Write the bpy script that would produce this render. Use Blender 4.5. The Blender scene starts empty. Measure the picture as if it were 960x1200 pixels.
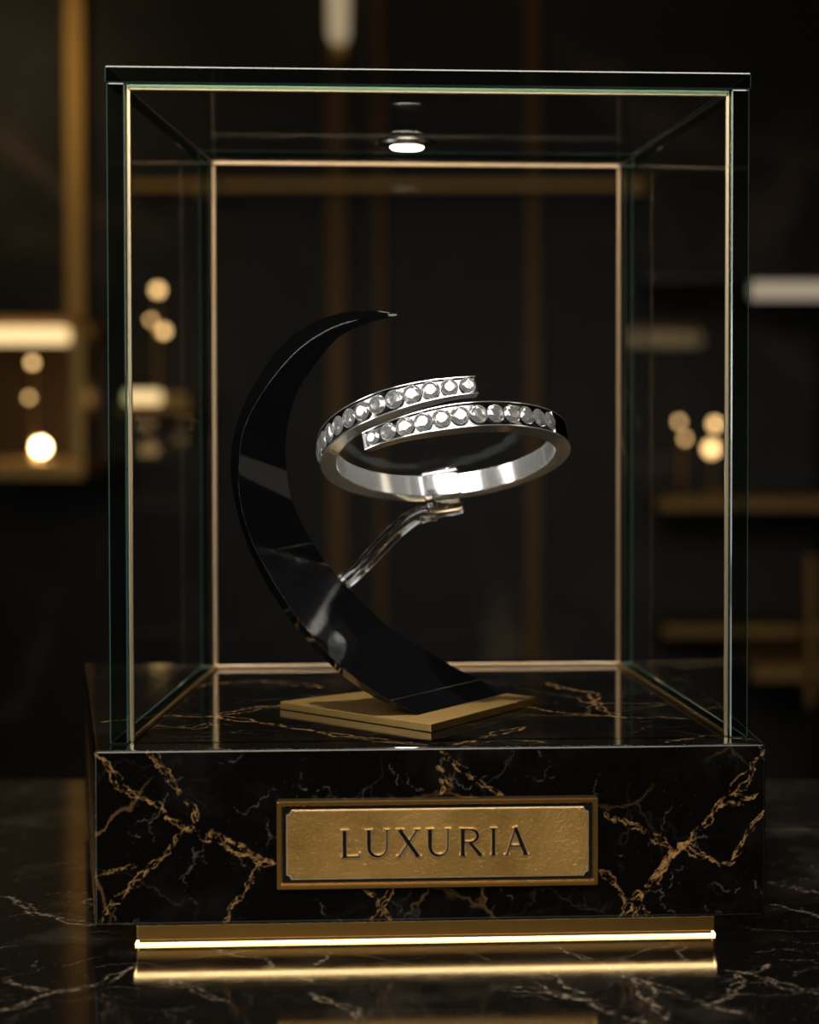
import bpy, bmesh, math, random
import numpy as np
from mathutils import Vector, Matrix
random.seed(7); PI = math.pi
S = bpy.context.scene
COL = S.collection

# ------------------------------------------------------------------ camera
H = 0.1355                    # camera height above the counter top
F = 2400.0; CX, CY = 624.0, 560.0
PITCH = math.atan((CY - 490.0) / F)
cam_d = bpy.data.cameras.new('camera'); cam = bpy.data.objects.new('camera', cam_d); COL.objects.link(cam)
S.camera = cam
cam.location = (0, 0, H); cam.rotation_euler = (PI/2 - PITCH, 0, 0)
cam_d.sensor_fit = 'VERTICAL'; cam_d.sensor_height = 36; cam_d.lens = 72
cam_d.shift_x = -(CX - 480) / 1200; cam_d.shift_y = (CY - 600) / 1200
cam_d.clip_start = 0.01
cam_d.dof.use_dof = True; cam_d.dof.focus_distance = 0.546; cam_d.dof.aperture_fstop = 11.0

# ------------------------------------------------------------------ world, big lights, exposure
w = bpy.data.worlds.new('world'); S.world = w; w.use_nodes = True
w.node_tree.nodes['Background'].inputs[0].default_value = (1.0, 0.75, 0.5, 1)
w.node_tree.nodes['Background'].inputs[1].default_value = 0.012
def area(name, loc, target, sx, sy, power, col, spread=180):
    l = bpy.data.lights.new(name, 'AREA'); l.shape = 'RECTANGLE'; l.size = sx; l.size_y = sy
    l.energy = power; l.color = col; l.spread = math.radians(spread)
    o = bpy.data.objects.new(name, l); COL.objects.link(o); o.location = loc
    o.rotation_euler = (Vector(target) - Vector(loc)).to_track_quat('-Z', 'Y').to_euler()
    return o
area('bracelet_softbox', (-0.12, -0.10, 0.72), (-0.03, 0.56, 0.12), 1.0, 0.42, 2.7, (1.0, 0.97, 0.94), 85)  # added softbox for the bracelet to mirror, not a ceiling fitting
area('overhead_light', (-0.02, 0.66, 1.1), (-0.02, 0.57, 0.1), 0.5, 0.16, 1.6, (1.0, 0.92, 0.80))
area('side_light_left', (-0.75, 0.36, 0.36), (-0.06, 0.57, 0.13), 0.16, 0.5, 1.5, (1.0, 0.93, 0.85))
area('side_light_right', (0.75, 0.50, 0.40), (0, 0.57, 0.12), 0.16, 0.5, 0.28, (1.0, 0.84, 0.62))
area('plaque_fill_behind', (-0.05, -0.9, 0.67), (-0.03, 0.42, 0.0), 0.8, 0.28, 0.75, (1.0, 0.82, 0.58), 50)  # unseen fill added behind the camera to brighten the plaque
area('low_fill_left', (-0.95, 0.02, 0.12), (-0.03, 0.55, 0.10), 0.5, 0.2, 1.5, (1.0, 0.97, 0.94))  # added low fill for the bracelet's downward side faces
area('low_fill_right', (0.90, 0.02, 0.12), (-0.03, 0.55, 0.10), 0.5, 0.2, 0.2, (1.0, 0.86, 0.70))  # weaker added fill from the opposite side
area('wall_fill_light', (-0.1, 2.2, 1.7), (-0.1, 3.2, 0.3), 0.8, 0.3, 1.5, (1.0, 0.70, 0.40))  # added to lift the back wall, stands for no fitting
area('trim_fill_light', (-0.95, 2.75, 0.75), (-0.70, 3.25, 0.25), 0.12, 0.3, 0.5, (1.0, 0.72, 0.36))  # unseen light added to brighten the brass trim beside the cabinet
S.view_settings.view_transform = 'Standard'; S.view_settings.look = 'None'
S.view_settings.exposure = 0.0; S.view_settings.gamma = 1.0; S.view_settings.use_curve_mapping = False
S.cycles.max_bounces = 24; S.cycles.transparent_max_bounces = 32; S.cycles.transmission_bounces = 16
S.cycles.glossy_bounces = 12; S.cycles.caustics_refractive = True; S.cycles.caustics_reflective = True

# ------------------------------------------------------------------ helpers
_cp, _sp = math.cos(PITCH), math.sin(PITCH)
def ray(px, py):
    x = (px - CX) / F; yv = -(py - CY) / F
    # camera axes: right=(1,0,0), up=(0,sp,cp), forward=(0,cp,-sp)
    return Vector((x, _cp + yv*_sp, -_sp + yv*_cp))
def at(px, py, d):
    r = ray(px, py); return Vector((0, 0, H)) + r * (d / r.y)
def hit(px, py, p0, n):
    r = ray(px, py); o = Vector((0, 0, H)); return o + r * ((Vector(p0) - o).dot(n) / r.dot(n))

def link(name, me, mat=None, parent=None, label=None, cat=None, group=None, kind=None):
    o = bpy.data.objects.new(name, me); COL.objects.link(o)
    if mat is not None:
        for m in (mat if isinstance(mat, (list, tuple)) else [mat]): me.materials.append(m)
    if parent is not None: o.parent = parent
    tag(o, label, cat, group, kind); return o
def tag(o, label=None, cat=None, group=None, kind=None):
    if label: o['label'] = label
    if cat: o['category'] = cat
    if group: o['group'] = group
    if kind: o['kind'] = kind
    return o
def empty(name, loc, label, cat, group=None):
    o = bpy.data.objects.new(name, None); COL.objects.link(o); o.location = loc; o.empty_display_size = 0.01
    return tag(o, label, cat, group)
def keep(o, root):           # parent without moving
    o.parent = root; o.matrix_parent_inverse = Matrix.Translation(root.location).inverted()
    return o
def pyme(name, v, f, smooth=False, angle=None):
    me = bpy.data.meshes.new(name); me.from_pydata([tuple(p) for p in v], [], f); me.update()
    bm = bmesh.new(); bm.from_mesh(me); bmesh.ops.recalc_face_normals(bm, faces=bm.faces); bm.to_mesh(me); bm.free()
    if smooth:
        for p in me.polygons: p.use_smooth = True
        if angle: me.set_sharp_from_angle(angle=math.radians(angle))
    return me
def bmme(name, bm, smooth=False, angle=None):
    me = bpy.data.meshes.new(name); bmesh.ops.recalc_face_normals(bm, faces=bm.faces); bm.to_mesh(me); bm.free()
    if smooth:
        for p in me.polygons: p.use_smooth = True
        if angle: me.set_sharp_from_angle(angle=math.radians(angle))
    return me
def add_hex(bm, pts, bevel=0, seg=1):
    """8 points: bottom loop 0-3, top loop 4-7"""
    vs = [bm.verts.new(p) for p in pts]
    fs = [bm.faces.new([vs[i] for i in q]) for q in ((3,2,1,0),(4,5,6,7),(0,1,5,4),(1,2,6,5),(2,3,7,6),(3,0,4,7))]
    if bevel:
        es = list({e for f in fs for e in f.edges})
        bmesh.ops.bevel(bm, geom=es, offset=bevel, segments=seg, affect='EDGES', profile=0.5)
def box_pts(x0, x1, y0, y1, z0, z1):
    return [(x0,y0,z0),(x1,y0,z0),(x1,y1,z0),(x0,y1,z0),(x0,y0,z1),(x1,y0,z1),(x1,y1,z1),(x0,y1,z1)]
def hexobj(name, pts, mat, bevel=0, seg=1, parent=None, **k):
    bm = bmesh.new(); add_hex(bm, pts, bevel, seg)
    o = link(name, bmme(name, bm), mat, None, **k)
    if parent is not None: keep(o, parent)
    return o
def tube(name, pts, radii, mat, n=16, parent=None, cap=True, **k):
    v, f = [], []; up = Vector((0.13, 0.31, 0.94)).normalized()
    pts = [Vector(p) for p in pts]; N = len(pts)
    for i, p in enumerate(pts):
        t = (pts[min(i+1, N-1)] - pts[max(i-1, 0)]).normalized()
        a = t.cross(up).normalized(); b = a.cross(t).normalized()
        r = radii[i] if isinstance(radii, (list, tuple)) else radii
        for j in range(n):
            q = 2*PI*j/n; v.append(p + a*math.cos(q)*r + b*math.sin(q)*r)
    for i in range(N-1):
        for j in range(n):
            f.append((i*n+j, i*n+(j+1)%n, (i+1)*n+(j+1)%n, (i+1)*n+j))
    if cap: f.append(tuple(range(n))[::-1]); f.append(tuple((N-1)*n+j for j in range(n)))
    o = link(name, pyme(name, v, f, True, 40), mat, None, **k)
    if parent is not None: keep(o, parent)
    return o
def lathe(name, prof, mat, loc, n=32, parent=None, **k):
    """prof: (radius, z) from bottom to top"""
    v, f = [], []; N = len(prof)
    for r, z in prof:
        for j in range(n):
            q = 2*PI*j/n; v.append((max(r, 1e-6)*math.cos(q), max(r, 1e-6)*math.sin(q), z))
    for i in range(N-1):
        for j in range(n): f.append((i*n+j, i*n+(j+1)%n, (i+1)*n+(j+1)%n, (i+1)*n+j))
    f.append(tuple(range(n))[::-1]); f.append(tuple((N-1)*n+j for j in range(n)))
    o = link(name, pyme(name, v, f, True, 35), mat, None, **k); o.location = loc
    if parent is not None: keep(o, parent)
    return o
def spline(pts, n):
    """Catmull-Rom, resampled"""
    P = [Vector(p) for p in pts]; P = [P[0]*2 - P[1]] + P + [P[-1]*2 - P[-2]]
    out = []
    for i in range(1, len(P)-2):
        for k in range(24):
            t = k/24; a, b, c, d = P[i-1], P[i], P[i+1], P[i+2]
            out.append(0.5*((2*b) + (c-a)*t + (2*a-5*b+4*c-d)*t*t + (3*b-a-3*c+d)*t**3))
    out.append(P[-2])
    L = [0]
    for i in range(1, len(out)): L.append(L[-1] + (out[i]-out[i-1]).length)
    res = []; j = 0
    for k in range(n):
        s = L[-1]*k/(n-1)
        while j < len(L)-2 and L[j+1] < s: j += 1
        q = (s-L[j])/max(L[j+1]-L[j], 1e-12); res.append(out[j].lerp(out[j+1], min(q, 1)))
    return res

# ------------------------------------------------------------------ materials
def mat(name, base=(0.8,0.8,0.8), rough=0.5, metal=0, emit=None, estr=0, trans=0, ior=1.45, coat=0, spec=0.5):
    m = bpy.data.materials.new(name); m.use_nodes = True; b = m.node_tree.nodes['Principled BSDF']
    b.inputs['Base Color'].default_value = (*base, 1); b.inputs['Roughness'].default_value = rough
    b.inputs['Metallic'].default_value = metal; b.inputs['Transmission Weight'].default_value = trans
    b.inputs['IOR'].default_value = ior; b.inputs['Coat Weight'].default_value = coat
    b.inputs['Specular IOR Level'].default_value = spec
    if emit: b.inputs['Emission Color'].default_value = (*emit, 1); b.inputs['Emission Strength'].default_value = estr
    return m
class NT:
    def __init__(s, m): s.t = m.node_tree; s.b = s.t.nodes['Principled BSDF']
    def n(s, kind, **kw):
        nd = s.t.nodes.new(kind)
        for k, v in kw.items():
            if k.startswith('i_'): nd.inputs[k[2:].replace('_', ' ')].default_value = v
            else: setattr(nd, k, v)
        return nd
    def l(s, a, b): s.t.links.new(a, b)
    def math(s, op, a, b=None, c=None, clamp=False):
        nd = s.t.nodes.new('ShaderNodeMath'); nd.operation = op; nd.use_clamp = clamp
        for i, x in enumerate((a, b, c)):
            if x is None: continue
            if hasattr(x, 'type') and hasattr(x, 'links'): s.l(x, nd.inputs[i])
            else: nd.inputs[i].default_value = x
        return nd.outputs[0]
    def mix(s, fac, a, b):
        nd = s.t.nodes.new('ShaderNodeMix'); nd.data_type = 'RGBA'
        for sock, x in ((nd.inputs[0], fac), (nd.inputs[6], a), (nd.inputs[7], b)):
            if hasattr(x, 'links'): s.l(x, sock)
            else: sock.default_value = x if isinstance(x, float) else (*x, 1)
        return nd.outputs[2]
def marble(name, scale, base, cloud, vein, vein2, rough, attr=False, pv=1.0, spk=0.0, vw=0.012, rvar=0.1, grain=0):
    m = mat(name, base, rough); g = NT(m)
    tc = g.n('ShaderNodeTexCoord').outputs['Object']
    def warped(sc, amt, seed):
        nz = g.n('ShaderNodeTexNoise', i_Scale=sc, i_Detail=6.0, i_Roughness=0.6)
        mp = g.n('ShaderNodeMapping'); mp.inputs['Location'].default_value = (seed, seed*1.7, seed*.3); g.l(tc, mp.inputs[0]); g.l(mp.outputs[0], nz.inputs['Vector'])
        sub = g.n('ShaderNodeVectorMath', operation='SUBTRACT'); g.l(nz.outputs['Color'], sub.inputs[0]); sub.inputs[1].default_value = (.5,.5,.5)
        sc2 = g.n('ShaderNodeVectorMath', operation='SCALE'); g.l(sub.outputs[0], sc2.inputs[0]); sc2.inputs['Scale'].default_value = amt
        ad = g.n('ShaderNodeVectorMath', operation='ADD'); g.l(mp.outputs[0], ad.inputs[0]); g.l(sc2.outputs[0], ad.inputs[1])
        return ad.outputs[0]
    def veins(sc, amt, seed, width):
        vo = g.n('ShaderNodeTexVoronoi', feature='DISTANCE_TO_EDGE', i_Scale=sc); g.l(warped(sc*1.5, amt, seed), vo.inputs['Vector'])
        return g.math('SUBTRACT', 1.0, g.math('DIVIDE', vo.outputs['Distance'], width), clamp=True)
    def noise(sc, det=4.0, seed=0.0):
        nz = g.n('ShaderNodeTexNoise', i_Scale=sc, i_Detail=det, i_Roughness=0.6)
        mp = g.n('ShaderNodeMapping'); mp.inputs['Location'].default_value = (seed,)*3; g.l(tc, mp.inputs[0]); g.l(mp.outputs[0], nz.inputs['Vector'])
        return nz.outputs['Fac']
    n1 = noise(scale*1.3, 8.0, 3.1)
    cf = g.math('MULTIPLY', g.math('SUBTRACT', n1, 0.52, clamp=True), 4.0, clamp=True)
    c = g.mix(cf, base, cloud)
    msk = g.math('MULTIPLY', g.math('SUBTRACT', noise(scale*0.9, 3.0, 9.3), 0.50, clamp=True), 6.0, clamp=True)
    fv = veins(scale*1.6, 0.55/scale, 2.2, vw*1.6)
    c = g.mix(g.math('MULTIPLY', g.math('MULTIPLY', fv, msk), 0.55*pv, clamp=True), c, vein2)
    msk2 = g.math('MULTIPLY', g.math('SUBTRACT', noise(scale*0.7, 2.0, 5.7), 0.52, clamp=True), 6.0, clamp=True)
    bv = veins(scale*0.7, 0.7/scale, 7.9, vw)
    c = g.mix(g.math('MULTIPLY', g.math('MULTIPLY', bv, msk2), pv, clamp=True), c, vein)
    if spk:
        sp = g.math('MULTIPLY', g.math('SUBTRACT', noise(scale*45, 2.0, 1.0), 0.66, clamp=True), 9.0, clamp=True)
        c = g.mix(g.math('MULTIPLY', sp, spk, clamp=True), c, vein2)
    if attr:
        a = g.n('ShaderNodeAttribute', attribute_name='vein').outputs['Fac']
        brk = g.math('MULTIPLY', g.math('SUBTRACT', noise(scale*22, 5.0, 4.4), 0.42, clamp=True), 5.0, clamp=True)
        av = g.math('MULTIPLY', a, brk, clamp=True)
        c = g.mix(av, c, vein)
        a2 = g.n('ShaderNodeAttribute', attribute_name='vein_grey').outputs['Fac']
        c = g.mix(g.math('MULTIPLY', a2, brk, clamp=True), c, vein2)
    if grain:
        bp = g.n('ShaderNodeBump', i_Strength=grain, i_Distance=0.0004); g.l(noise(scale*60, 3.0, 2.0), bp.inputs['Height']); g.l(bp.outputs[0], g.b.inputs['Normal'])
    g.l(c, g.b.inputs['Base Color'])
    rr = g.math('ADD', rough, g.math('MULTIPLY', noise(scale*7, 6.0, 8.0), rvar)); g.l(rr, g.b.inputs['Roughness'])
    return m
M = {}
M['block'] = marble('black_marble_gold_veins', 24, (.0016,.0015,.0014), (.008,.0075,.007), (.30,.165,.06), (.10,.09,.08), 0.04, True, 0.35, 0.10, 0.010, 0.06)
M['counter'] = marble('dark_marble_counter', 22, (.004,.0035,.003), (.030,.025,.019), (.24,.18,.12), (.16,.13,.095), 0.02, True, 0.7, 0.8, 0.008, 0.12, 0.025)
M['wall'] = marble('dark_brown_marble_wall', 2.4, (.0030,.0019,.0011), (.019,.013,.0075), (.16,.11,.065), (.07,.052,.036), 0.45, False, 1.0, 0, 0.05)
M['floor'] = marble('dark_floor_stone', 2.0, (.008,.007,.006), (.02,.016,.012), (.1,.08,.05), (.06,.05,.04), 0.2)
M['ceiling'] = mat('dark_ceiling_paint', (.008,.007,.006), 0.8)
M['brass'] = mat('polished_brass', (.62,.40,.15), 0.20, 1)
M['brass_dark'] = mat('aged_brass', (.34,.21,.065), 0.30, 1)
M['seam_back'] = mat('soft_bronze_glint', (.58,.42,.27), 0.32, 1)
M['bronze_shelf'] = mat('bronze_shelf_edge', (.26,.16,.06), 0.5, 1)
M['plate'] = mat('brushed_brass_plate', (.80,.52,.18), 0.30, 1)
M['brass_wall'] = mat('satin_brass', (.55,.35,.12), 0.5, 1)
M['bronze'] = mat('dark_bronze', (.13,.08,.04), 0.5, 1)
M['silver'] = mat('polished_white_gold', (.93,.93,.94), 0.14, .85)
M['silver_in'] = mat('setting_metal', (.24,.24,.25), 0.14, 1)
M['black_gloss'] = mat('black_lacquer', (.0025,.0025,.003), 0.04, 0, spec=.38)
M['groove'] = mat('black_enamel', (.003,.0025,.002), 0.25)
M['letter_face'] = mat('black_letter_enamel', (.008,.005,.003), 0.16)
M['diamond'] = mat('diamond', (1,1,1), 0.0, 0, trans=.84, ior=2.3)
M['acrylic'] = mat('clear_acrylic', (1,1,1), 0.02, 0, trans=1, ior=1.46)
M['led'] = mat('led_strip', (1,.8,.5), .5, emit=(1,.66,.27), estr=7)
M['led_top'] = mat('upper_led_strip', (1,.8,.5), .5, emit=(1,.68,.30), estr=9)
M['downlight'] = mat('downlight_lens', (1,1,1), .4, emit=(1,.90,.72), estr=12)
M['bulb'] = mat('warm_bulb', (1,.8,.5), .4, emit=(1,.60,.24), estr=4)
M['bulb_hot'] = mat('bright_bulb', (1,.8,.5), .4, emit=(1,.72,.38), estr=26)
M['light_bar'] = mat('light_bar_diffuser', (1,.8,.5), .4, emit=(1,.70,.33), estr=1.3)
M['light_bar_white'] = mat('neutral_light_bar_diffuser', (1,.8,.5), .4, emit=(1,.84,.64), estr=0.28)
M['sconce'] = mat('frosted_sconce_glass', (.8,.7,.5), .5, emit=(1,.78,.48), estr=.30)
M['chrome'] = mat('satin_chrome', (.45,.42,.38), .22, 1)
M['cab'] = mat('dark_cabinet_lacquer', (.012,.009,.006), .3)

def plaque_mat():
    m = mat('hammered_brass', (.50,.315,.105), .40, 1); g = NT(m)
    tc = g.n('ShaderNodeTexCoord').outputs['Object']
    a = g.n('ShaderNodeTexNoise', i_Scale=1100.0, i_Detail=3.0, i_Distortion=1.2); g.l(tc, a.inputs['Vector'])
    b = g.n('ShaderNodeBump', i_Strength=0.5, i_Distance=0.0002); g.l(a.outputs['Fac'], b.inputs['Height']); g.l(b.outputs[0], g.b.inputs['Normal'])
    c = g.n('ShaderNodeTexNoise', i_Scale=60.0, i_Detail=5.0); g.l(tc, c.inputs['Vector'])
    g.l(g.mix(c.outputs['Fac'], (.28,.165,.045), (.66,.43,.145)), g.b.inputs['Base Color'])
    g.l(g.math('ADD', .32, g.math('MULTIPLY', c.outputs['Fac'], .16)), g.b.inputs['Roughness'])
    return m
M['plaque'] = plaque_mat()
def pane_mat(name, tint, refl, rough=0.0, f0=.002, fmax=.10):
    """thin architectural glass: straight-through transmission with a Fresnel reflection"""
    m = bpy.data.materials.new(name); m.use_nodes = True; t = m.node_tree; t.nodes.clear()
    out = t.nodes.new('ShaderNodeOutputMaterial'); mx = t.nodes.new('ShaderNodeMixShader')
    tr = t.nodes.new('ShaderNodeBsdfTransparent'); tr.inputs[0].default_value = (*tint, 1)
    gl = t.nodes.new('ShaderNodeBsdfGlossy'); gl.inputs['Roughness'].default_value = rough; gl.inputs[0].default_value = (*refl, 1)
    lw = t.nodes.new('ShaderNodeLayerWeight'); lw.inputs[0].default_value = 0.5
    pw = t.nodes.new('ShaderNodeMath'); pw.operation = 'POWER'; pw.inputs[1].default_value = 5; t.links.new(lw.outputs['Facing'], pw.inputs[0])
    fr = t.nodes.new('ShaderNodeMath'); fr.operation = 'MULTIPLY_ADD'; fr.inputs[1].default_value = fmax; fr.inputs[2].default_value = f0; t.links.new(pw.outputs[0], fr.inputs[0])
    t.links.new(fr.outputs[0], mx.inputs[0]); t.links.new(tr.outputs[0], mx.inputs[1]); t.links.new(gl.outputs[0], mx.inputs[2])
    t.links.new(mx.outputs[0], out.inputs[0]); return m
M['pane'] = pane_mat('clear_pane', (.985,.99,.985), (1,1,1))
M['pane_edge'] = pane_mat('teal_glass_edge', (.36,.50,.47), (.8,1,.95), 0.04, .05, .45)
M['pane_bevel'] = mat('ground_glass_arris', (.035,.07,.062), .12, coat=1)
M['seam'] = mat('bright_brass_seam', (.96,.82,.60), .30, 1)  # brass outlines, also the strips added as glass corner glints

# ------------------------------------------------------------------ the room
def struct(name, pts, m): return hexobj(name, pts, m, kind='structure')
WY = 3.25
struct('floor', box_pts(-2.2, 2.2, -1.0, WY, -0.95, -0.90), M['floor'])
struct('ceiling', box_pts(-2.2, 2.2, -1.0, WY, 1.80, 1.85), M['ceiling'])
struct('wall_back', box_pts(-2.25, 2.25, WY, WY+.05, -0.95, 1.85), M['wall'])
struct('wall_left', box_pts(-2.25, -2.2, -1.0, WY, -0.95, 1.85), M['wall'])
struct('wall_right', box_pts(2.2, 2.25, -1.0, WY, -0.95, 1.85), M['wall'])
def trim(name, px, wpx, ztop, zbot, m, depth=.012):
    a = at(px - wpx/2, 400, WY); b = at(px + wpx/2, 400, WY)
    return hexobj(name, box_pts(a.x, b.x, WY-depth, WY, zbot, ztop), m, 0.002, kind='structure')
trim('trim_1', 92, 22, 1.8, at(0, 560, WY).z, M['brass_wall'], .02)
trim('trim_2', 396, 24, 1.8, -0.9, M['bronze'])
trim('trim_3', 625, 18, 1.8, -0.9, M['bronze'])
trim('trim_4', 446, 12, 1.8, -0.9, M['bronze'])

# counter top -----------------------------------------------------------------
def fractal(pts, rough, lev, rnd):
    P = [np.array(p, float) for p in pts]
    for _ in range(lev):
        Q = [P[0]]
        for a, b in zip(P, P[1:]):
            d = b - a; L = np.hypot(*d) + 1e-12; nrm = np.array((-d[1], d[0])) / L
            Q += [(a + b)/2 + nrm * L * rough * rnd.uniform(-1, 1), b]
        P = Q
    return np.array(P)
def vein_field(X, Y, strands):
    """strands: (polyline array, width); returns 0..1"""
    out = np.zeros(X.shape)
    for P, wd in strands:
        m = wd*2
        sel = (X > P[:,0].min()-m) & (X < P[:,0].max()+m) & (Y > P[:,1].min()-m) & (Y < P[:,1].max()+m)
        if not sel.any(): continue
        xs, ys = X[sel], Y[sel]; best = np.full(xs.shape, 1e9)
        for a, b in zip(P[:-1], P[1:]):
            d = b - a; L2 = d @ d + 1e-18
            t = np.clip(((xs-a[0])*d[0] + (ys-a[1])*d[1]) / L2, 0, 1)
            best = np.minimum(best, np.hypot(xs-a[0]-t*d[0], ys-a[1]-t*d[1]))
        out[sel] = np.maximum(out[sel], np.clip(1.6*(1 - best/wd), 0, 1))
    return out
def strands(polys, width, rnd, rough=.16, n=2, jit=0.0, lev=4):
    res = []
    for p in polys:
        for k in range(n):
            q = [np.array(a) + (rnd.uniform(-jit, jit), rnd.uniform(-jit, jit)) if 0 < i < len(p)-1 else np.array(a) for i, a in enumerate(p)]
            res.append((fractal(q, rough, lev, rnd), width*rnd.uniform(.6, 1.2)))
    return res
def set_attr(me, name, vals):
    a = me.attributes.new(name, 'FLOAT', 'POINT'); a.data.foreach_set('value', np.asarray(vals, dtype=np.float32).ravel())

TY = 0.765                                   # far edge of the counter
def build_counter():
    xs = np.concatenate([[-1.2], np.linspace(-.235, .165, 720), [1.2]])
    ys = np.concatenate([[-.35], np.linspace(.44, .58, 300), np.linspace(.581, TY-.004, 110), [TY-.001, TY]])
    zz = np.zeros(len(ys)); zz[-1] = -.003
    X, Y = np.meshgrid(xs, ys); Z = np.repeat(zz[:,None], len(xs), 1)
    nx, ny = len(xs), len(ys)
    v = np.stack([X.ravel(), Y.ravel(), Z.ravel()], 1).tolist()
    f = [(j*nx+i, j*nx+i+1, (j+1)*nx+i+1, (j+1)*nx+i) for j in range(ny-1) for i in range(nx-1)]
    k = len(v); v += [(-1.2,-.35,-.04),(1.2,-.35,-.04),(1.2,TY,-.04),(-1.2,TY,-.04)]
    f += [(k+3,k+2,k+1,k), tuple([k, k+1] + list(range(nx-1, -1, -1))), tuple([k+2, k+3] + list(range((ny-1)*nx, ny*nx)))]
    f += [tuple([k+3, k] + [j*nx for j in range(ny)]), tuple([k+1, k+2] + [j*nx+nx-1 for j in range(ny-1, -1, -1)])]
    me = bpy.data.meshes.new('counter_top'); me.from_pydata(v, [], f); me.update()
    def T(*p): return [tuple(hit(a, b, (0,0,0), Vector((0,0,1))).xy) for a, b in p]
    rnd = random.Random(3)
    main = [T((0,1050),(32,1064),(69,1077),(107,1085)), T((0,1147),(32,1157),(64,1163),(107,1155),(155,1133)),
            T((0,1185),(40,1170),(64,1163)), T((192,1146),(231,1157),(269,1174)), T((333,1144),(363,1150),(389,1116)),
            T((359,1163),(397,1176),(427,1197)), T((650,1110),(680,1120),(720,1132),(745,1147),(790,1162),(830,1177),(870,1187)),
            T((850,1137),(910,1150),(960,1165)), T((745,1147),(760,1170),(780,1195)), T((905,1035),(960,1047)), T((905,1060),(940,1067),(960,1075)),
            T((575,1155),(640,1163),(700,1172)), T((250,1112),(300,1122),(333,1144)), T((640,1135),(700,1180),(760,1198)), T((830,1177),(860,1160),(900,1130))]
    g1 = vein_field(X, Y, strands(main, .00055, rnd, .18, 2, .0012))
    fine = []
    for _ in range(90):
        x, y, a, L = rnd.uniform(-.21,.13), rnd.uniform(.45,.62), rnd.uniform(-.6,.9), rnd.uniform(.008,.035)
        fine.append([(x, y), (x+L*math.cos(a), y+L*math.sin(a))])
    g2 = vein_field(X, Y, strands(fine, .00032, rnd, .3, 1))
    set_attr(me, 'vein', np.concatenate([g1.ravel(), np.zeros(4)])); set_attr(me, 'vein_grey', np.concatenate([g2.ravel()*.7, np.zeros(4)]))
    return me
ct = empty('marble_counter', (0, .2, -.9), 'long dark marble counter with thin golden veins under the whole display case', 'counter')
keep(link('counter_top', build_counter(), M['counter']), ct)
hexobj('counter_body', box_pts(-1.15, 1.15, -.32, TY-.04, -.90, -.04), M['cab'], parent=ct)

# ------------------------------------------------------------------ display block frame of reference
TH = math.atan(160/2400)
P0 = at(110, 880, 0.510); P0.z = 0
U = Vector((math.cos(TH), math.sin(TH), 0)); V = Vector((-math.sin(TH), math.cos(TH), 0)); K = Vector((0,0,1))
BW, BD, ZB, ZT = 0.1698, 0.186, 0.0079, 0.0523
def W(u, v, z): return P0 + U*u + V*v + K*z
def fpix(px, py, v=0.0):                     # photo point on the block's front plane -> (u, z)
    p = hit(px, py, P0 + V*v, V) - P0; return (p.dot(U), p.z)
def tpix(px, py):                            # photo point on the block's top -> (u, v)
    p = hit(px, py, (0,0,ZT), K) - P0; return (p.dot(U), p.dot(V))
bl = at(98, 775, .70); bl.z = 0
FL = (bl - P0).dot(U) / (bl - P0).dot(V)      # the left side flares outwards to the back
disp = empty('display_plinth', W(BW/2, BD/2, 0), 'black marble display base with gold veins, brass name plaque and glowing foot', 'display base')
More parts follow.
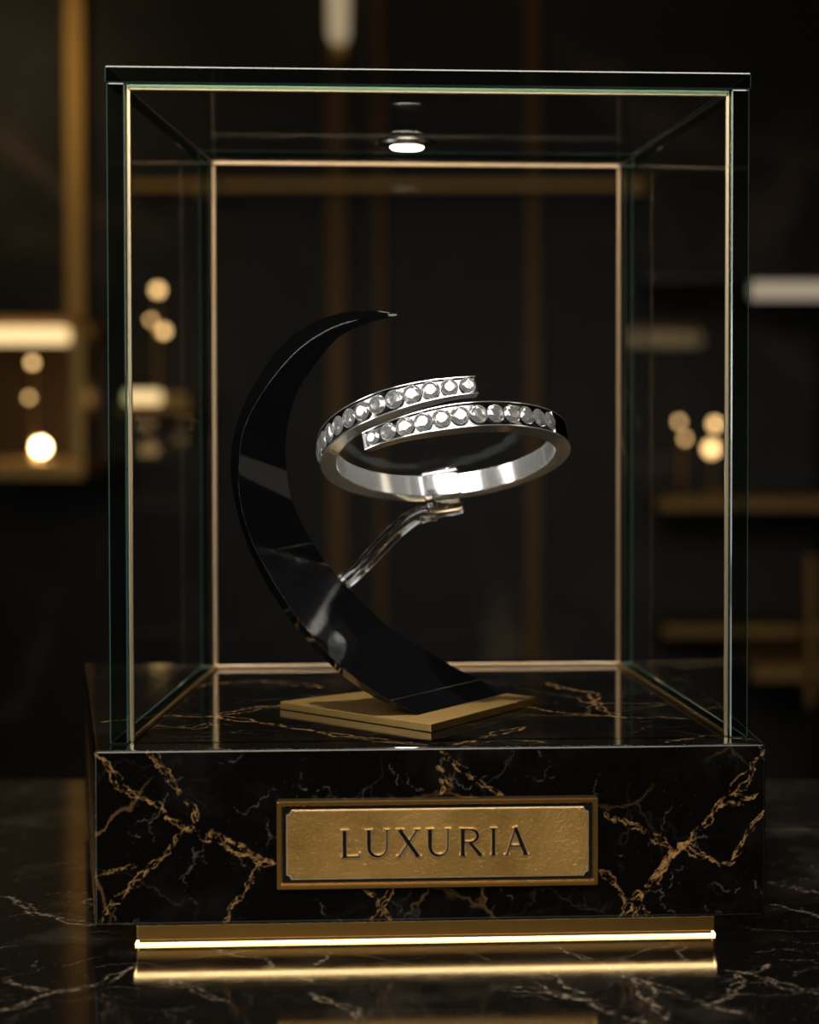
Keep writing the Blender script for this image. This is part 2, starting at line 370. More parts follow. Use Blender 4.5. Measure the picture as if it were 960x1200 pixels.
def build_block():
    b = .0007
    prof = [(0, z) for z in np.linspace(ZB+b, ZT-b, 168)]
    prof = [(b, ZB), (b*.3, ZB+b*.3)] + prof + [(b*(1-math.cos(a)), ZT-b+b*math.sin(a)) for a in (PI/8, PI/4, 3*PI/8, PI/2)]
    prof += [(v, ZT) for v in np.linspace(b*2, BD, 260)] + [(BD, ZB)]
    us = np.concatenate([[0, .0002], np.linspace(.0006, BW-.0006, 600), [BW-.0002, BW]])
    eb = np.zeros(len(us)); eb[0] = eb[-1] = .0007; eb[1] = eb[-2] = .0002     # eased vertical corners
    nx, ny = len(us), len(prof); v = []; UU = np.zeros((ny, nx)); A = np.zeros((ny, nx)); front = np.zeros((ny, nx), bool)
    for j, (pv, pz) in enumerate(prof):
        for i, u in enumerate(us):
            uu = FL*pv + u/BW*(BW - FL*pv); UU[j, i] = uu
            dv = eb[i] if pv < b else 0
            dz = -eb[i]*.6 if (pv >= b and pz >= ZT-1e-6) else 0
            v.append(tuple(W(uu, pv+dv, pz+dz))); A[j, i] = pz if pv <= b*.9 else pv
            front[j, i] = pv <= b*.9
    f = [(j*nx+i, j*nx+i+1, (j+1)*nx+i+1, (j+1)*nx+i) for j in range(ny-1) for i in range(nx-1)]
    f.append(tuple(j*nx for j in range(ny))); f.append(tuple(j*nx+nx-1 for j in range(ny-1, -1, -1)))
    f.append(tuple([i for i in range(nx)]+[(ny-1)*nx+i for i in range(nx-1, -1, -1)]))
    me = bpy.data.meshes.new('marble_block'); me.from_pydata(v, [], f); me.update()
    rnd = random.Random(11)
    def Fp(*p): return [fpix(a, b_) for a, b_ in p]
    big = [Fp((110,884),(130,905),(163,934),(196,958),(216,972),(232,969),(262,988),(290,1003),(322,1012)),
           Fp((172,880),(190,902),(210,925),(228,948),(232,968)), Fp((216,972),(204,988),(192,1005),(172,1022),(150,1045),(128,1062),(110,1086)),
           Fp((108,1030),(122,1022),(140,1019),(160,1016)), Fp((306,1010),(296,1032),(283,1050),(270,1070),(258,1088)),
           Fp((516,880),(530,893),(548,907),(570,922),(590,932)), Fp((512,898),(522,908),(530,922)),(Fp((516,912),(520,922),(516,932))),
           Fp((897,878),(880,905),(855,932),(838,950),(822,970),(806,986),(790,992),(778,1010),(768,1030),(752,1052),(742,1082)),
           Fp((806,986),(784,1004),(772,1022),(760,1044),(733,1070),(726,1082)),
           Fp((706,950),(728,962),(755,975),(782,990),(800,988),(830,1003),(862,1010)), Fp((858,1008),(870,985),(884,962),(895,950)),
           Fp((424,1040),(444,1064),(462,1086)), Fp((462,1040),(446,1062),(432,1088)), Fp((702,1020),(722,1038),(740,1056),(766,1080)),
           Fp((860,930),(875,936),(888,930)), Fp((844,946),(858,942),(872,945))]
    s = strands(big, .00015, rnd, .24, 3, .0006, 5)
    thick = strands([big[0][4:], big[8][5:9], big[9][:3]], .00024, rnd, .2, 3, .0011)
    gF = vein_field(UU, A, s + thick)
    fine = []
    for _ in range(46):
        x, y, a, L = rnd.uniform(0, BW), rnd.uniform(ZB, ZT), rnd.uniform(-2.2, 2.2), rnd.uniform(.003,.012)
        fine.append([(x, y), (x+L*math.cos(a)*.5, y+L*math.sin(a)*.5), (x+L*math.cos(a+.4), y+L*math.sin(a+.4))])
    gFg = vein_field(UU, A, strands(fine, .00018, rnd, .35, 1))*.55
    def Tp(*p): return [tpix(a, b_) for a, b_ in p]
    top = [Tp((120,846),(155,842),(200,838),(255,839),(300,846),(340,853)), Tp((175,850),(205,852),(227,854),(246,847)),
           Tp((600,826),(663,836),(730,841),(807,842)), Tp((529,873),(570,862),(615,852)), Tp((581,866),(615,868),(644,871)),
           Tp((340,853),(420,864),(500,873)), Tp((255,839),(330,826),(380,815)), Tp((780,870),(830,862),(880,866)), Tp((640,800),(700,812),(730,841)), Tp((230,805),(300,798),(380,806))]
    gT = vein_field(UU, A, strands(top, .0006, rnd, .16, 2, .0012))
    tf = []
    for _ in range(60):
        x, y, a, L = rnd.uniform(0, BW), rnd.uniform(0, BD), rnd.uniform(-.5, .5), rnd.uniform(.006,.03)
        tf.append([(x, y), (x+L*math.cos(a), y+L*math.sin(a))])
    gTg = vein_field(UU, A, strands(tf, .0004, rnd, .3, 1))*.5
    set_attr(me, 'vein', np.where(front, gF, gT)); set_attr(me, 'vein_grey', np.where(front, gFg, gTg))
    for p in me.polygons: p.use_smooth = True
    me.set_sharp_from_angle(angle=math.radians(50))
    return me
keep(link('marble_block', build_block(), M['block']), disp)
# brass foot, with LED strips above and below it
ul = fpix(160, 1108, .012)[0]; ur = fpix(837, 1100, .012)[0]
def ringbox(name, u0, u1, v0, v1, z0, z1, m, parent, bev=0):
    return hexobj(name, [W(u0,v0,z0),W(u1,v0,z0),W(u1,v1,z0),W(u0,v1,z0),W(u0,v0,z1),W(u1,v0,z1),W(u1,v1,z1),W(u0,v1,z1)], m, bev, 2, parent)
ringbox('brass_foot', ul, ur, .012, .165, .0013, ZB, M['brass_dark'], disp, .0003)
ringbox('recessed_base', ul+.0006, ur-.0006, .0126, .164, 0, .0013, M['cab'], disp)
def strip_ring(name, o, z0, z1, t, m=None):
    bm = bmesh.new(); u0, u1, v0, v1 = ul-o, ur+o, .012-o, .165+o
    for a in ((u0,u1,v0,v0+t),(u0,u1,v1-t,v1),(u0,u0+t,v0+t,v1-t),(u1-t,u1,v0+t,v1-t)):
        add_hex(bm, [W(a[0],a[2],z0),W(a[1],a[2],z0),W(a[1],a[3],z0),W(a[0],a[3],z0),W(a[0],a[2],z1),W(a[1],a[2],z1),W(a[1],a[3],z1),W(a[0],a[3],z1)])
    keep(link(name, bmme(name, bm), m or M['led'], label='glowing warm light strip'), disp)
strip_ring('led_strip', .0003, .00002, .0006, .0006)
strip_ring('led_strip', .0006, .0073, .0079, .0006, M['led_top'])

# ------------------------------------------------------------------ name plaque
def build_plaque():
    pl = []
    c = [fpix(325,1041), fpix(700,1035), fpix(700,933), fpix(325,938)]
    u0, u1 = (c[0][0]+c[3][0])/2, (c[1][0]+c[2][0])/2; z0, z1 = (c[0][1]+c[1][1])/2, (c[2][1]+c[3][1])/2
    px = (u1-u0)/375.0
    root = empty('name_plaque', W((u0+u1)/2, 0, z0), 'rectangular brass name plaque reading LUXURIA on the front of the marble block', 'plaque')
    def fr(name, x0, x1, y0, y1, h0, h1, m, bev): # px insets, heights out from the face in m
        return hexobj(name, [W(x0,-h0,y0),W(x1,-h0,y0),W(x1,-h1,y0),W(x0,-h1,y0),W(x0,-h0,y1),W(x1,-h0,y1),W(x1,-h1,y1),W(x0,-h1,y1)], m, bev, 2, root)
    def frame(name, ins, wd, h0, h1, m, bev):
        a = [(u0+ins, z0+ins), (u1-ins, z0+ins), (u1-ins, z1-ins), (u0+ins, z1-ins)]; i2 = ins+wd
        b = [(u0+i2, z0+i2), (u1-i2, z0+i2), (u1-i2, z1-i2), (u0+i2, z1-i2)]
        v = []
        for h in (h0, h1):
            for q in a+b: v.append(W(q[0], -h, q[1]))
        f = []
        for i in range(4):
            j = (i+1) % 4
            f += [(i,j,4+j,4+i)[::-1], (8+i,8+j,12+j,12+i), (i,j,8+j,8+i), (4+i,4+j,12+j,12+i)[::-1]]
        bm = bmesh.new(); vs = [bm.verts.new(p) for p in v]
        for q in f: bm.faces.new([vs[i] for i in q])
        bmesh.ops.recalc_face_normals(bm, faces=bm.faces)
        if bev: bmesh.ops.bevel(bm, geom=list(bm.edges), offset=bev, segments=2, affect='EDGES')
        return keep(link(name, bmme(name, bm), m), root)
    fr('backing_plate', u0+.0003, u1-.0003, z0+.0003, z1-.0003, 0, .0008, M['groove'], 0)
    frame('outer_frame', 0, 5.2*px, 0, .0019, M['brass_dark'], .00022)
    frame('inner_step', 5.4*px, 1.1*px, 0, .0014, M['brass'], .00012)
    # panel with notched corners
    ins = 12*px; a0, a1, b0, b1 = u0+ins, u1-ins, z0+ins, z1-ins; r = 6*px
    def outline(g):
        A0, A1, B0, B1 = a0-g, a1+g, b0-g, b1+g; R = r-g*.2; o = []
        for (cx, cz, s0) in ((A0,B0,90),(A1,B0,180),(A1,B1,270),(A0,B1,0)):
            arc = [(cx+R*math.cos(math.radians(s0-90*k/6+0)), cz+R*math.sin(math.radians(s0-90*k/6))) for k in range(7)]
            o += arc
        return o
    def solid(name, ol, h0, h1, m, bev=0):
        bm = bmesh.new(); n = len(ol)
        lo = [bm.verts.new(W(x, -h0, z)) for x, z in ol]; hi = [bm.verts.new(W(x, -h1, z)) for x, z in ol]
        bm.faces.new(lo); top = bm.faces.new(hi[::-1])
        for i in range(n): bm.faces.new((lo[i], lo[(i+1)%n], hi[(i+1)%n], hi[i]))
        if bev: bmesh.ops.bevel(bm, geom=list(top.edges), offset=bev, segments=2, affect='EDGES')
        return keep(link(name, bmme(name, bm), m), root)
    solid('bead_line', outline(1.3*px), .0008, .0013, M['seam'], .0001)
    solid('plaque_panel', outline(0), .0008, .00145, M['plaque'], .00008)
    # lettering: strokes drawn as tapered ribbons
    def ribbon(pts, ws):
        L, R = [], []
        for i, p in enumerate(pts):
            a = Vector(pts[max(i-1,0)]); b = Vector(pts[min(i+1,len(pts)-1)]); t = (b-a).normalized(); nrm = Vector((-t.y, t.x))
            wv = ws[i]/2; L.append(Vector(p)+nrm*wv); R.append(Vector(p)-nrm*wv)
        return L, R
    def letter(strokes, x, y, sc):
        bm = bmesh.new()
        for grow, h0, h1, mi in ((.85, .0014, .0020, 0), (-.05, .0020, .0021, 1)):
            for pts, ws in strokes:
                P = [Vector(p) for p in pts]
                d0 = (P[0]-P[1]).normalized(); d1 = (P[-1]-P[-2]).normalized(); P[0] = P[0]+d0*grow; P[-1] = P[-1]+d1*grow
                L, R = ribbon(P, [w_+2*grow for w_ in ws])
                for i in range(len(P)-1):
                    q = [L[i], R[i], R[i+1], L[i+1]]; v = []
                    for h in (h0, h1):
                        for p in q: v.append(bm.verts.new(W(x + p.x*sc, -h, y + p.y*sc)))
                    for idx in ((3,2,1,0),(4,5,6,7),(0,1,5,4),(1,2,6,5),(2,3,7,6),(3,0,4,7)):
                        fc = bm.faces.new([v[k] for k in idx]); fc.material_index = mi
        me = bmme('letter', bm); keep(link('letter', me, [M['seam'], M['letter_face']], label='black letter with a bright brass outline'), root)
    th, tn, sf = 4.6, 1.6, .9
    def serif(x, y, w_): return ([(x-w_, y), (x+w_, y)], [sf, sf])
    uc = [(4,32),(4,14)] + [(14.5-10.5*math.cos(a), 12-11*math.sin(a)) for a in [PI*k/12 for k in range(1,12)]] + [(25,14),(25,32)]
    uw = [th,th] + [th-(th-tn)*min(1,(k/9)) for k in range(1,12)] + [tn,tn]
    LU = [(uc, uw), serif(4,31.6,4), serif(25,31.6,3)]
    bowl = [(5,31),(13,31)] + [(13+8.5*math.sin(a), 23.5+7.5*math.cos(a)) for a in [PI*k/10 for k in range(1,10)]] + [(13,16),(5,16)]
    bw = [tn,tn] + [tn+(th-1-tn)*math.sin(PI*k/10) for k in range(1,10)] + [tn,tn]
    letters = {
     'L': [([(4,32),(4,0)],[th,th]), ([(4,.9),(21,.9)],[tn,tn]), ([(20.8,.2),(21.6,5.5)],[1.6,.8]), serif(4,31.6,4), serif(4,.4,4)],
     'U': LU,
     'X': [([(4.5,31.6),(26,.4)],[th,th]), ([(25,31.6),(4,.4)],[tn,tn]), serif(5,31.6,4), serif(25,31.6,3), serif(4,.4,3), serif(26,.4,4)],
     'R': [([(4,32),(4,0)],[th,th]), (bowl, bw), ([(12,16),(25,.4)],[th*.8,th]), serif(4,.4,3.6), serif(25.5,.4,2.6), serif(4,31.6,3.6)],
     'I': [([(4,32),(4,0)],[th-.6,th-.6]), serif(4,31.6,3.6), serif(4,.4,3.6)],
     'A': [([(14.5,33),(4,.4)],[tn,tn]), ([(14,32.5),(26.5,.4)],[th,th]), ([(8,11),(20,11)],[tn,tn]), serif(4,.4,3), serif(26.5,.4,3.6)]}
    for ch, xx in zip('LUXURIA', (400, 428.5, 464, 500, 538.5, 574.5, 590)):
        b = fpix(xx, 1005 - 3.5*(xx-400)/220, -.0015); letter(letters[ch], b[0], b[1], px)
build_plaque()

# ------------------------------------------------------------------ glass case
CU0, CU1, CV0, CV1 = .0026, .1668, .010, .172
ZC = 0.2244; TP = .0042; GT = .0046; HB = ZT + .00005
TL, TR = .0080, .0116          # how far the sides draw in towards the back
case = empty('glass_display_case', W(.085, .09, ZT), 'tall clear glass case with thin golden strips for edge glints standing on the marble block', 'display case')
def cu(u_side, v):             # taper
    t = (v-CV0)/(CV1-CV0); return (CU0 + TL*t) if u_side == 0 else (CU1 - TR*t)
def pane(name, pts, big_axis):
    bm = bmesh.new(); add_hex(bm, pts, .00030 if big_axis != 1 else 0, 1)
    bmesh.ops.recalc_face_normals(bm, faces=bm.faces)
    for f in bm.faces:
        ar = f.calc_area(); f.material_index = 0 if ar > .004 else (1 if min(e.calc_length() for e in f.edges) > .0015 else 2)
    o = keep(link(name, bmme(name, bm), [M['pane'], M['pane_edge'], M['pane_bevel']]), case); return o
def quadbox(a, b, c, d, z0, z1): return [W(*p, z0) for p in (a,b,c,d)] + [W(*p, z1) for p in (a,b,c,d)]
e = .0012
z1 = ZC - TP
pane('left_pane', quadbox((cu(0,CV0),CV0),(cu(0,CV0)+GT,CV0),(cu(0,CV1)+GT,CV1),(cu(0,CV1),CV1), HB, z1), 0)
pane('right_pane', quadbox((cu(1,CV0)-GT,CV0),(cu(1,CV0),CV0),(cu(1,CV1),CV1),(cu(1,CV1)-GT,CV1), HB, z1), 0)
pane('front_pane', quadbox((cu(0,CV0)+GT,CV0+.0002),(cu(1,CV0)-GT,CV0+.0002),(cu(1,CV0)-GT,CV0+.003),(cu(0,CV0)+GT,CV0+.003), HB, z1), 1)
pane('back_pane', quadbox((cu(0,CV1)+GT,CV1-.004),(cu(1,CV1)-GT,CV1-.004),(cu(1,CV1)-GT,CV1),(cu(0,CV1)+GT,CV1), HB, z1), 1)
pane('top_pane', quadbox((cu(0,CV0)-.0003,CV0-.0006),(cu(1,CV0)+.0003,CV0-.0006),(cu(1,CV1)+.0003,CV1+.0006),(cu(0,CV1)-.0003,CV1+.0006), z1, ZC), 2)
def trimrod(name, a, b, wd, m=None):  # metal strips put in for the bright lines of reflecting glass corners
    a, b = Vector(a), Vector(b); t = (b-a).normalized()
    s = t.cross(K) if abs(t.z) < .9 else U; s.normalize(); r = t.cross(s).normalized()
    pts = [p + s*i*wd + r*j*wd for p in (a, b) for i, j in ((-1,-1),(1,-1),(1,1),(-1,1))]
    return hexobj(name, pts, m or M['seam'], wd*.35, 2, case, label='thin metal strip added as a glass edge glint')
q = .00052; e = .0006
fl, fr_ = cu(0,CV0)+GT+e, cu(1,CV0)-GT-e; kl, kr = cu(0,CV1)+GT+e, cu(1,CV1)-GT-e; vf, vb = CV0+.003+e, CV1-.004-e
trimrod('corner_glint_strip', W(fl,vf,HB), W(fl,vf,z1), q); trimrod('corner_glint_strip', W(fr_,vf,HB), W(fr_,vf,z1), q)
trimrod('corner_glint_strip', W(kl,vb,HB), W(kl,vb,z1), q*1.1, M['seam_back']); trimrod('corner_glint_strip', W(kr,vb,HB), W(kr,vb,z1), q*1.1, M['seam_back'])
trimrod('top_glint_strip', W(fl,vf,z1-e), W(fr_,vf,z1-e), q*1.4); trimrod('top_glint_strip', W(kl,vb,z1-e), W(kr,vb,z1-e), q*1.1, M['seam_back'])
trimrod('bottom_glint_strip', W(kl,vb,HB+e), W(kr,vb,HB+e), q*1.1, M['seam_back'])
for a, b in ((fl,kl),(fr_,kr)):
    trimrod('bottom_glint_strip', W(a,vf,HB+e), W(b,vb,HB+e), q, M['brass_dark'])
    trimrod('top_glint_strip', W(a,vf,z1-e), W(b,vb,z1-e), q*.7, M['chrome'])

# downlight under the case top
dp = hit(477, 173, (0,0,z1-.002), K)
dl = empty('puck_downlight', (dp.x, dp.y, z1), 'small round downlight with dark metal ring glowing under the glass case top', 'downlight')
lathe('housing', [(.0066,-.0019),(.0096,-.0014),(.0098,-.0006),(.0092,0)], M['chrome'], (dp.x, dp.y, z1), 40, dl)
lathe('lens', [(.0001,-.0026),(.0045,-.0025),(.0052,-.0019),(.0052,-.0012)], M['downlight'], (dp.x, dp.y, z1), 32, dl, label='glowing white lens')
sl = bpy.data.lights.new('downlight_beam', 'SPOT'); sl.energy = 1.9; sl.color = (1,.93,.82); sl.spot_size = 1.9; sl.spot_blend = .8; sl.shadow_soft_size = .004
so = bpy.data.objects.new('downlight_beam', sl); COL.objects.link(so); so.location = (dp.x, dp.y, z1-.0032)

# ------------------------------------------------------------------ brass base plate of the stand
ZP = ZT + .0022
def zat(px, py, z): return hit(px, py, (0,0,z), K)
stand = empty('crescent_stand', zat(505, 850, ZT), 'glossy black crescent moon jewellery stand on a pointed brass plate', 'jewellery stand')
pc = [zat(505,849,ZP), zat(628,817,ZP), None, zat(328,822,ZP)]
pc[2] = (pc[1]+pc[3])/2 + Vector((.004,.036,0))
bm = bmesh.new(); add_hex(bm, [Vector((p.x,p.y,ZT+.00003)) for p in pc] + [Vector((p.x,p.y,ZP)) for p in pc], .00022, 2)
keep(link('base_plate', bmme('base_plate', bm), M['plate']), stand)
# crescent blade: near edge, inner (far) edge, outer back edge, hidden back edge
NE = [(490,838),(448,816),(413,792),(383,765),(350,726),(320,681),(296,636),(282,590),(280,548),(284,510),(298,476),(322,440),(353,407),(390,384),(428,373),(467,369.5)]
OE = [(489,839),(446,821),(411,799),(381,773),(346,734),(316,691),(291,641),(276,591),(270,544),(277,498),(296,453),(326,409),(357,383),(392,368.5),(428,363),(467,368)]
IE = [(597,812),(560,795),(528,779),(498,761),(462,739),(424,705),(388,666),(360,625),(343,586),(336,548),(336,508),(347,464),(370,427),(397,396),(428,380),(467,370)]
def resamp(P, n):
    return [(p.x, p.y) for p in spline([Vector((a, b, 0)) for a, b in P], n)]
def build_crescent():
    n = 90; ne, oe, ie = resamp(NE, n), resamp(OE, n), resamp(IE, n)
    dN0 = zat(490,838,ZP).y; dF0 = zat(597,812,ZP).y
    v = []
    for i in range(n):
        t = i/(n-1); s = min(1, ((1-t)/.95))**.75
        dn = dN0 + .016*t; df = dn + (dF0-dN0)*(s**2.6)*(1-.25*math.sin(PI*t)); do = dn + .012*s
        N_ = at(*ne[i], dn); O_ = at(*oe[i], do); I_ = at(*ie[i], df)
        B_ = I_.lerp(O_, .22) + Vector((-.001, .004*s, -.0025*s))
        v += [N_, I_, B_, O_]
    for k in range(4): v[k].z = ZP
    f = []
    for i in range(n-1):
        for k in range(4): f.append((i*4+k, i*4+(k+1)%4, (i+1)*4+(k+1)%4, (i+1)*4+k))
    f += [(0,1,2,3), tuple((n-1)*4+k for k in range(4))]
    me = pyme('crescent_blade', v, f, True, 28); return me
cr = keep(link('crescent_blade', build_crescent(), M['black_gloss']), stand)
bv = cr.modifiers.new('bevel', 'BEVEL'); bv.width = .0005; bv.segments = 2; bv.limit_method = 'ANGLE'; bv.angle_limit = math.radians(40); bv.harden_normals = False

# ------------------------------------------------------------------ bracelet
DR = .575; PX = DR/F
ROLL = math.radians(11.0); TILT = math.asin(.36)
RC = at(521, 527, DR)
e1 = Vector((math.cos(ROLL), 0, math.sin(ROLL)))
upv = Vector((-math.sin(ROLL), 0, math.cos(ROLL))); tow = Vector((0,-1,0))
e2 = tow*math.cos(TILT) + upv*math.sin(TILT)
nn = upv*math.cos(TILT) - tow*math.sin(TILT)
RO = 146*PX; THK = 19*PX
A_LO, A_HI = 124.0, -292.0         # lower arm end ... upper arm end
def sstep(x): x = max(0, min(1, x)); return x*x*(3-2*x)
def ringpos(phi):
    """phi in degrees: axial offset, half width, radius"""
    t = (A_LO-phi)/(A_LO-A_HI)
    off = (-17.5 + 35*sstep((t-.16)/.68))*PX
    hw = 15.0*PX
    e_ = min(t, 1-t)*416; hw *= (.74 + .26*sstep(e_/50)); 
    mid = sstep((min(t,1-t)-.2)/.15); hw *= 1 - .14*mid
    return off, hw
brac = empty('diamond_bracelet', RC + e2*(-RO), 'silver bypass bracelet set with two rows of diamonds, held up by a clear arm', 'bracelet')
CH0, CH1 = 124-1.5, 26     # channel on the lower arm
CH2, CH3 = -184, -292+1.5  # channel on the upper arm
def build_band():
    v, f, mi = [], [], []; N = 420
    for i in range(N+1):
        phi = A_LO + (A_HI-A_LO)*i/N; a = math.radians(phi)
        off, hw = ringpos(phi); rad = e1*math.cos(a) + e2*math.sin(a)
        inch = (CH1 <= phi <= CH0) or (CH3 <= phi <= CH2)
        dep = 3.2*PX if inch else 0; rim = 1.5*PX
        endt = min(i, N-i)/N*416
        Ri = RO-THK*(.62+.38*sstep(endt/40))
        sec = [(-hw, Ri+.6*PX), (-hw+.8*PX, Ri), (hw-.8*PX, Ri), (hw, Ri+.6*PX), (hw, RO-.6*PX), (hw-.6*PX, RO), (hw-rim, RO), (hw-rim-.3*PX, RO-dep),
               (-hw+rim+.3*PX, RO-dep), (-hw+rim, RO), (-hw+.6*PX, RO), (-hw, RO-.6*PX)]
        for ax, r in sec:
            # small slant of the end faces
            v.append(RC + rad*r + nn*(off+ax))
    m = 12
    for i in range(N):
        for k in range(m):
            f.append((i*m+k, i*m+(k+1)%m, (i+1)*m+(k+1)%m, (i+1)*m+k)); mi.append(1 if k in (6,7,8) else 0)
    f += [tuple(range(m)), tuple(N*m+k for k in range(m))]; mi += [0, 0]
    me = pyme('band', v, f, True, 30)
    for p, q_ in zip(me.polygons, mi): p.material_index = q_
    return me
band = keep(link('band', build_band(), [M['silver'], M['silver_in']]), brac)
def diamond_mesh():
    v, f = [], []; n = 8
    T = [(0.55*math.cos(2*PI*k/n), .55*math.sin(2*PI*k/n), .34) for k in range(n)]
    C = [(0.80*math.cos(2*PI*(k+.5)/n), .80*math.sin(2*PI*(k+.5)/n), .20) for k in range(n)]
    G = [(math.cos(2*PI*k/(2*n)), math.sin(2*PI*k/(2*n)), .04) for k in range(2*n)]
    G2 = [(x, y, -.02) for x, y, z in G]
    Pm = [(0.5*math.cos(2*PI*(k)/n), .5*math.sin(2*PI*(k)/n), -.42) for k in range(n)]
    v = T + C + G + G2 + Pm + [(0,0,-.80)]
    t0, c0, g0, h0, p0, cu_ = 0, n, 2*n, 4*n, 6*n, 7*n
    f.append(tuple(range(n)))
    for k in range(n):
        k1 = (k+1) % n
        f.append((t0+k, t0+k1, c0+k))
        f.append((t0+k1, c0+k, g0+(2*k1)%(2*n))[:3]) if False else None
        f.append((c0+k, t0+k1, c0+k1, g0+(2*k+2)%(2*n)))
        f.append((c0+k, g0+(2*k+1)%(2*n), g0+2*k)); f.append((c0+k, g0+(2*k+2)%(2*n), g0+(2*k+1)%(2*n)))
        f.append((h0+2*k, h0+(2*k+1)%(2*n), p0+k)); f.append((h0+(2*k+1)%(2*n), h0+(2*k+2)%(2*n), p0+k1)); f.append((p0+k, h0+(2*k+1)%(2*n), p0+k1))
        f.append((p0+k, p0+k1, cu_))
    for k in range(2*n): f.append((g0+k, g0+(k+1)%(2*n), h0+(k+1)%(2*n), h0+k))
    f = [q for q in f if q]
    return pyme('diamond', v, f)
dme = diamond_mesh(); dme.materials.append(M['diamond'])
bmp = bmesh.new(); bmesh.ops.create_icosphere(bmp, subdivisions=2, radius=1); pme = bmme('prong', bmp, True); pme.materials.append(M['silver'])
def place(me, name, pos, zax, xax, sx, sy, sz, parent):
    o = bpy.data.objects.new(name, me); COL.objects.link(o)
    zax = zax.normalized(); xax = (xax - zax*xax.dot(zax)).normalized(); yax = zax.cross(xax)
    m = Matrix((xax*sx, yax*sy, zax*sz)).transposed().to_4x4(); m.translation = pos
    o.parent = parent; o.matrix_world = m; o.matrix_parent_inverse = Matrix.Translation(brac.location).inverted(); o.matrix_basis = m
    return o
def stones(phis):
    for i, phi in enumerate(phis):
        a = math.radians(phi); off, hw = ringpos(phi); rad = e1*math.cos(a)+e2*math.sin(a); tan = (-e1*math.sin(a)+e2*math.cos(a))
        step = abs(phis[1]-phis[0]); rr = min(hw-1.3*PX, RO*math.radians(step)*.54)
        rot = (tan*math.cos(i*.7) + nn*math.sin(i*.7))
        place(dme, 'diamond', RC + rad*(RO-.9*PX) + nn*off, rad, rot, rr*.97, rr*.97, rr*.9, brac)
        # beads
        pb = phi + step/2
        if i > 0:
            a = math.radians(pb); off, hw = ringpos(pb); rad = e1*math.cos(a)+e2*math.sin(a)
            for sgn in (-1, 1):
                place(pme, 'prong', RC + rad*(RO-.2*PX) + nn*(off+sgn*(hw-3.6*PX)), rad, nn, 1.5*PX, 1.5*PX, 1.7*PX, band)
stones([CH0-3.5 - k*(CH0-CH1-6)/11 for k in range(12)])
stones([CH2-3.5 - k*(CH2-CH3-6)/12 for k in range(13)])

# ------------------------------------------------------------------ clear acrylic holder
hold = empty('acrylic_holder', at(393, 690, .592), 'clear curved acrylic arm with a square clip gripping the bracelet', 'holder')
def rounded_box(name, c, X, Y, Z, sx, sy, sz, bev, m, parent, holes=None):
    pts = [c + X*a*sx + Y*b*sy + Z*d*sz for d in (-1,1) for a, b in ((-1,-1),(1,-1),(1,1),(-1,1))]
    bm = bmesh.new(); add_hex(bm, pts, bev, 3)
    return keep(link(name, bmme(name, bm, True, 35), m), parent)
cd = DR + (RO-THK/2)*math.cos(TILT)
cc = at(519.5, 577, cd-.001)
cX = (e1*.97 + Vector((0,0,0))).normalized(); r2 = math.radians(4)
cX = Vector((math.cos(math.radians(9)), 0, math.sin(math.radians(9)))); cZ = (Vector((-math.sin(math.radians(9)),0,math.cos(math.radians(9))))*math.cos(.28) + Vector((0,1,0))*math.sin(.28)); cY = cZ.cross(cX)
s = cd/F
rounded_box('clip', cc, cX, cY, cZ, 22*s, 20*s, 26*s, 6*s, M['acrylic'], hold)
foot = at(396, 686, .5825)
rp = spline([at(510,600,cd+.001), at(485,606,cd), at(459,627,cd-.004), at(429,658,.594), at(396,688,.590)], 40)
tube('curved_arm', rp, 10.2*s, M['acrylic'], 48, hold)
td = (rp[-1]-rp[-4]).normalized()
tube('foot_collar', [rp[-1]-td*.0028, rp[-1]-td*.0026, rp[-1]+td*.0008, rp[-1]+td*.0010], [9*s, 10.5*s, 10.5*s, 9*s], M['acrylic'], 20, hold)
bmp = bmesh.new(); bmesh.ops.create_icosphere(bmp, subdivisions=3, radius=8*s); fo = link('foot_cap', bmme('foot_cap', bmp, True), M['acrylic']); fo.location = at(386, 690, .5815); keep(fo, hold)

# ------------------------------------------------------------------ things far behind (out of focus)
BGD = 2.95
def bx(x0, y0, x1, y1, d0, d1):             # photo rectangle at distance d0, with real depth to d1
    a, b = at(x0, y1, d0), at(x1, y0, d0); return box_pts(a.x, b.x, d0, d1, a.z, b.z)
def glob(name, px, py, d, rpx, m, parent, **k):
    bm = bmesh.new(); bmesh.ops.create_icosphere(bm, subdivisions=3, radius=rpx*d/F); o = link(name, bmme(name, bm, True), m, **k)
    o.location = at(px, py, d); return keep(o, parent)
def lampthing(label, pts, base_y, d, name='globe_lamp', grp=None, stem=1.6):
    """pts: (px, py, r, material)"""
    bx_ = sum(p[0] for p in pts)/len(pts); root = empty(name, at(bx_, base_y, d), label, 'lamp', grp); k = d/F
    lathe('lamp_base', [(11*k,0),(11*k,2*k),(6*k,4*k),(2*k,6*k)], M['brass_wall'], root.location, 20, root)
    ty = min(p[1] for p in pts)
    tube('lamp_stem', [root.location, at(bx_, ty+2, d)], stem*k, M['brass_wall'], 10, root)
    for p in pts:
        glob('bulb', p[0], p[1], d, p[2], p[3], root)
        if abs(p[0]-bx_) > 1: tube('lamp_arm', [at(bx_, p[1]+3, d), at(p[0], p[1]+2, d)], 1.1*k, M['brass_wall'], 8, root)
    return root
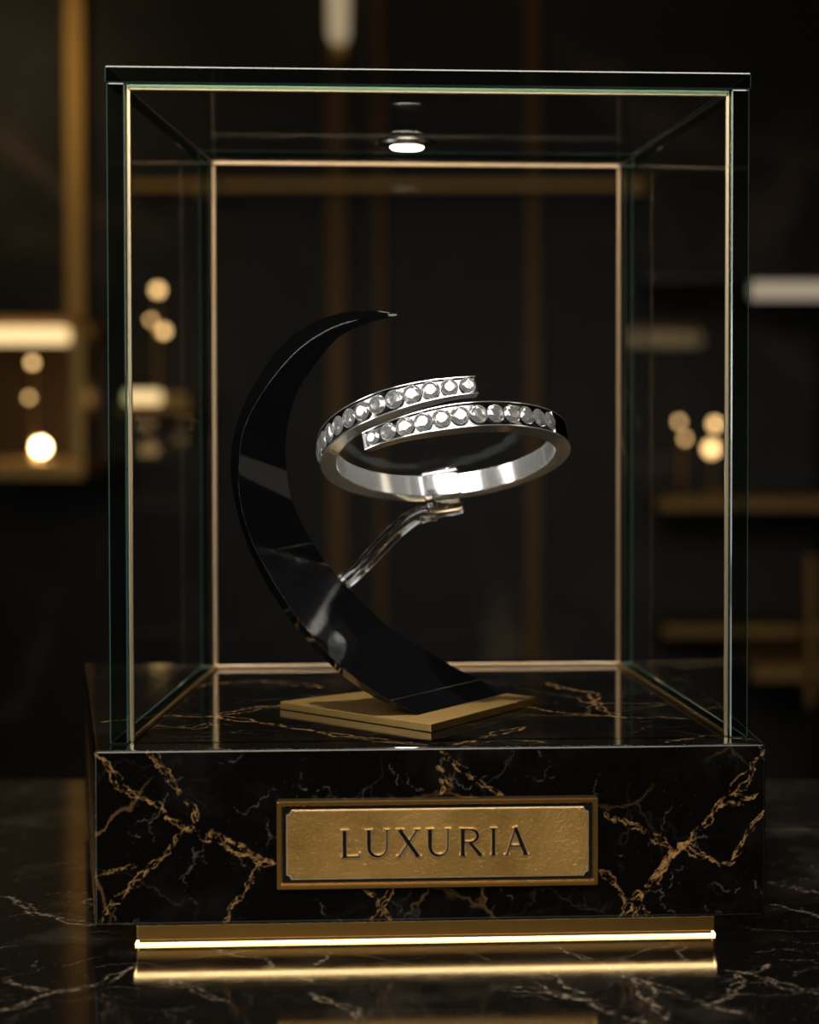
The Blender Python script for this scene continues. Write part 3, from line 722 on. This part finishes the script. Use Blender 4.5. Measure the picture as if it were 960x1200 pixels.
# lit wall cabinet on the far left
cb = empty('display_cabinet', at(20, 562, 3.05), 'lit brass framed wall cabinet at the left edge of the photo', 'cabinet')
hexobj('cabinet_shelf', bx(-60,540,100,562,2.90,3.24), M['brass_wall'], .003, parent=cb)
hexobj('cabinet_top', bx(-60,372,80,378,2.90,3.24), M['brass_wall'], .002, parent=cb)
hexobj('light_bar', bx(-60,383,76,402,2.915,2.95), M['light_bar'], .004, parent=cb, label='glowing warm light bar')
hexobj('cabinet_back', bx(-58,380,98,540,3.22,3.245), M['bronze'], parent=cb)
hexobj('side_post', bx(84,380,99,540,2.92,3.0), M['brass_dark'], .002, parent=cb)
lampthing('small lamp with one brilliant bulb and two dim ones above, in the lit left cabinet', [(38,425,4.2,M['bulb']), (34,466,3,M['bulb']), (48,524,8.0,M['bulb_hot'])], 537, 2.99)
# small lit shelf seen through the case's left side
sh = empty('wall_shelf', at(190, 482, 3.1), 'short glowing brass wall shelf behind the left of the glass case', 'shelf')
hexobj('shelf_board', bx(136,474,226,484,3.02,3.25), M['brass_wall'], .003, parent=sh)
hexobj('shelf_light', bx(146,458,184,473,3.03,3.07), M['light_bar'], .003, parent=sh, label='bright warm light on the shelf')
hexobj('shelf_light', bx(192,460,222,473,3.03,3.07), M['brass_wall'], .003, parent=sh)
lampthing('three-bulb brass lamp on the short wall shelf behind the case', [(185,340,5.5,M['bulb']), (177,375,3.2,M['bulb']), (192,388,5.0,M['bulb'])], 474, 3.12)
# right hand shelf unit
ru = empty('shelving_unit', at(900, 880, 3.1), 'dark brass edged shelving unit behind the right side of the case', 'shelves')
hexobj('top_light', bx(882,330,1010,349,2.96,3.0), M['light_bar_white'], .003, parent=ru, label='pale neutral light bar')
hexobj('top_board', bx(760,324,1010,330,2.96,3.24), M['cab'], parent=ru)
hexobj('shelf_board', bx(770,582,1010,600,2.96,3.24), M['bronze_shelf'], .003, parent=ru)
hexobj('shelf_board', bx(776,732,1010,748,3.02,3.24), M['bronze_shelf'], .003, parent=ru)
hexobj('shelf_board', bx(880,778,1010,800,2.80,3.24), M['bronze_shelf'], .003, parent=ru)
hexobj('shelf_post', bx(944,650,958,828,2.80,2.84), M['bronze_shelf'], .003, parent=ru)
hexobj('shelf_post', bx(944,828,958,1130,2.80,2.84), M['cab'], .003, parent=ru)
hexobj('side_panel', bx(1004,324,1012,1130,2.80,3.24), M['cab'], parent=ru)
lampthing('two bright bulbs one above the other, on the right shelf behind the glass edge', [(838,497,5.5,M['bulb']), (834,526,8.0,M['bulb'])], 582, 3.0)
lampthing('dim twin-bulb lamp left of the bright bulbs on the right shelf', [(796,494,3.4,M['bulb']), (803,514,3.4,M['bulb'])], 582, 3.08)
# horizontal brass rail on the back wall
rl = empty('wall_rail', at(420, 217, WY-.02), 'thin horizontal brass rail on the dark back wall above the crescent', 'rail')
hexobj('rail_bar', bx(150,212,730,222,WY-.03,WY-.01), M['brass_wall'], .002, parent=rl)
for px_ in (240, 744):
    hexobj('rail_bracket', bx(px_-12,208,px_+12,228,WY-.045,WY-.0), M['brass_wall'], .003, parent=rl)

sc = empty('wall_sconce', at(397, 60, WY-.06), 'pale glowing wall sconce high on the dark wall at the top of the photo', 'lamp')
k_ = 3.18/F; sp_ = at(397, 62, WY-.05)
hexobj('back_plate', bx(388,-70,406,66,WY-.03,WY-.012), M['brass_wall'], .002, parent=sc)
lathe('shade', [(.010,0),(.016,.01),(.018,.10),(.016,.17)], M['sconce'], at(397, 50, WY-.06), 20, sc, label='pale glowing shade')
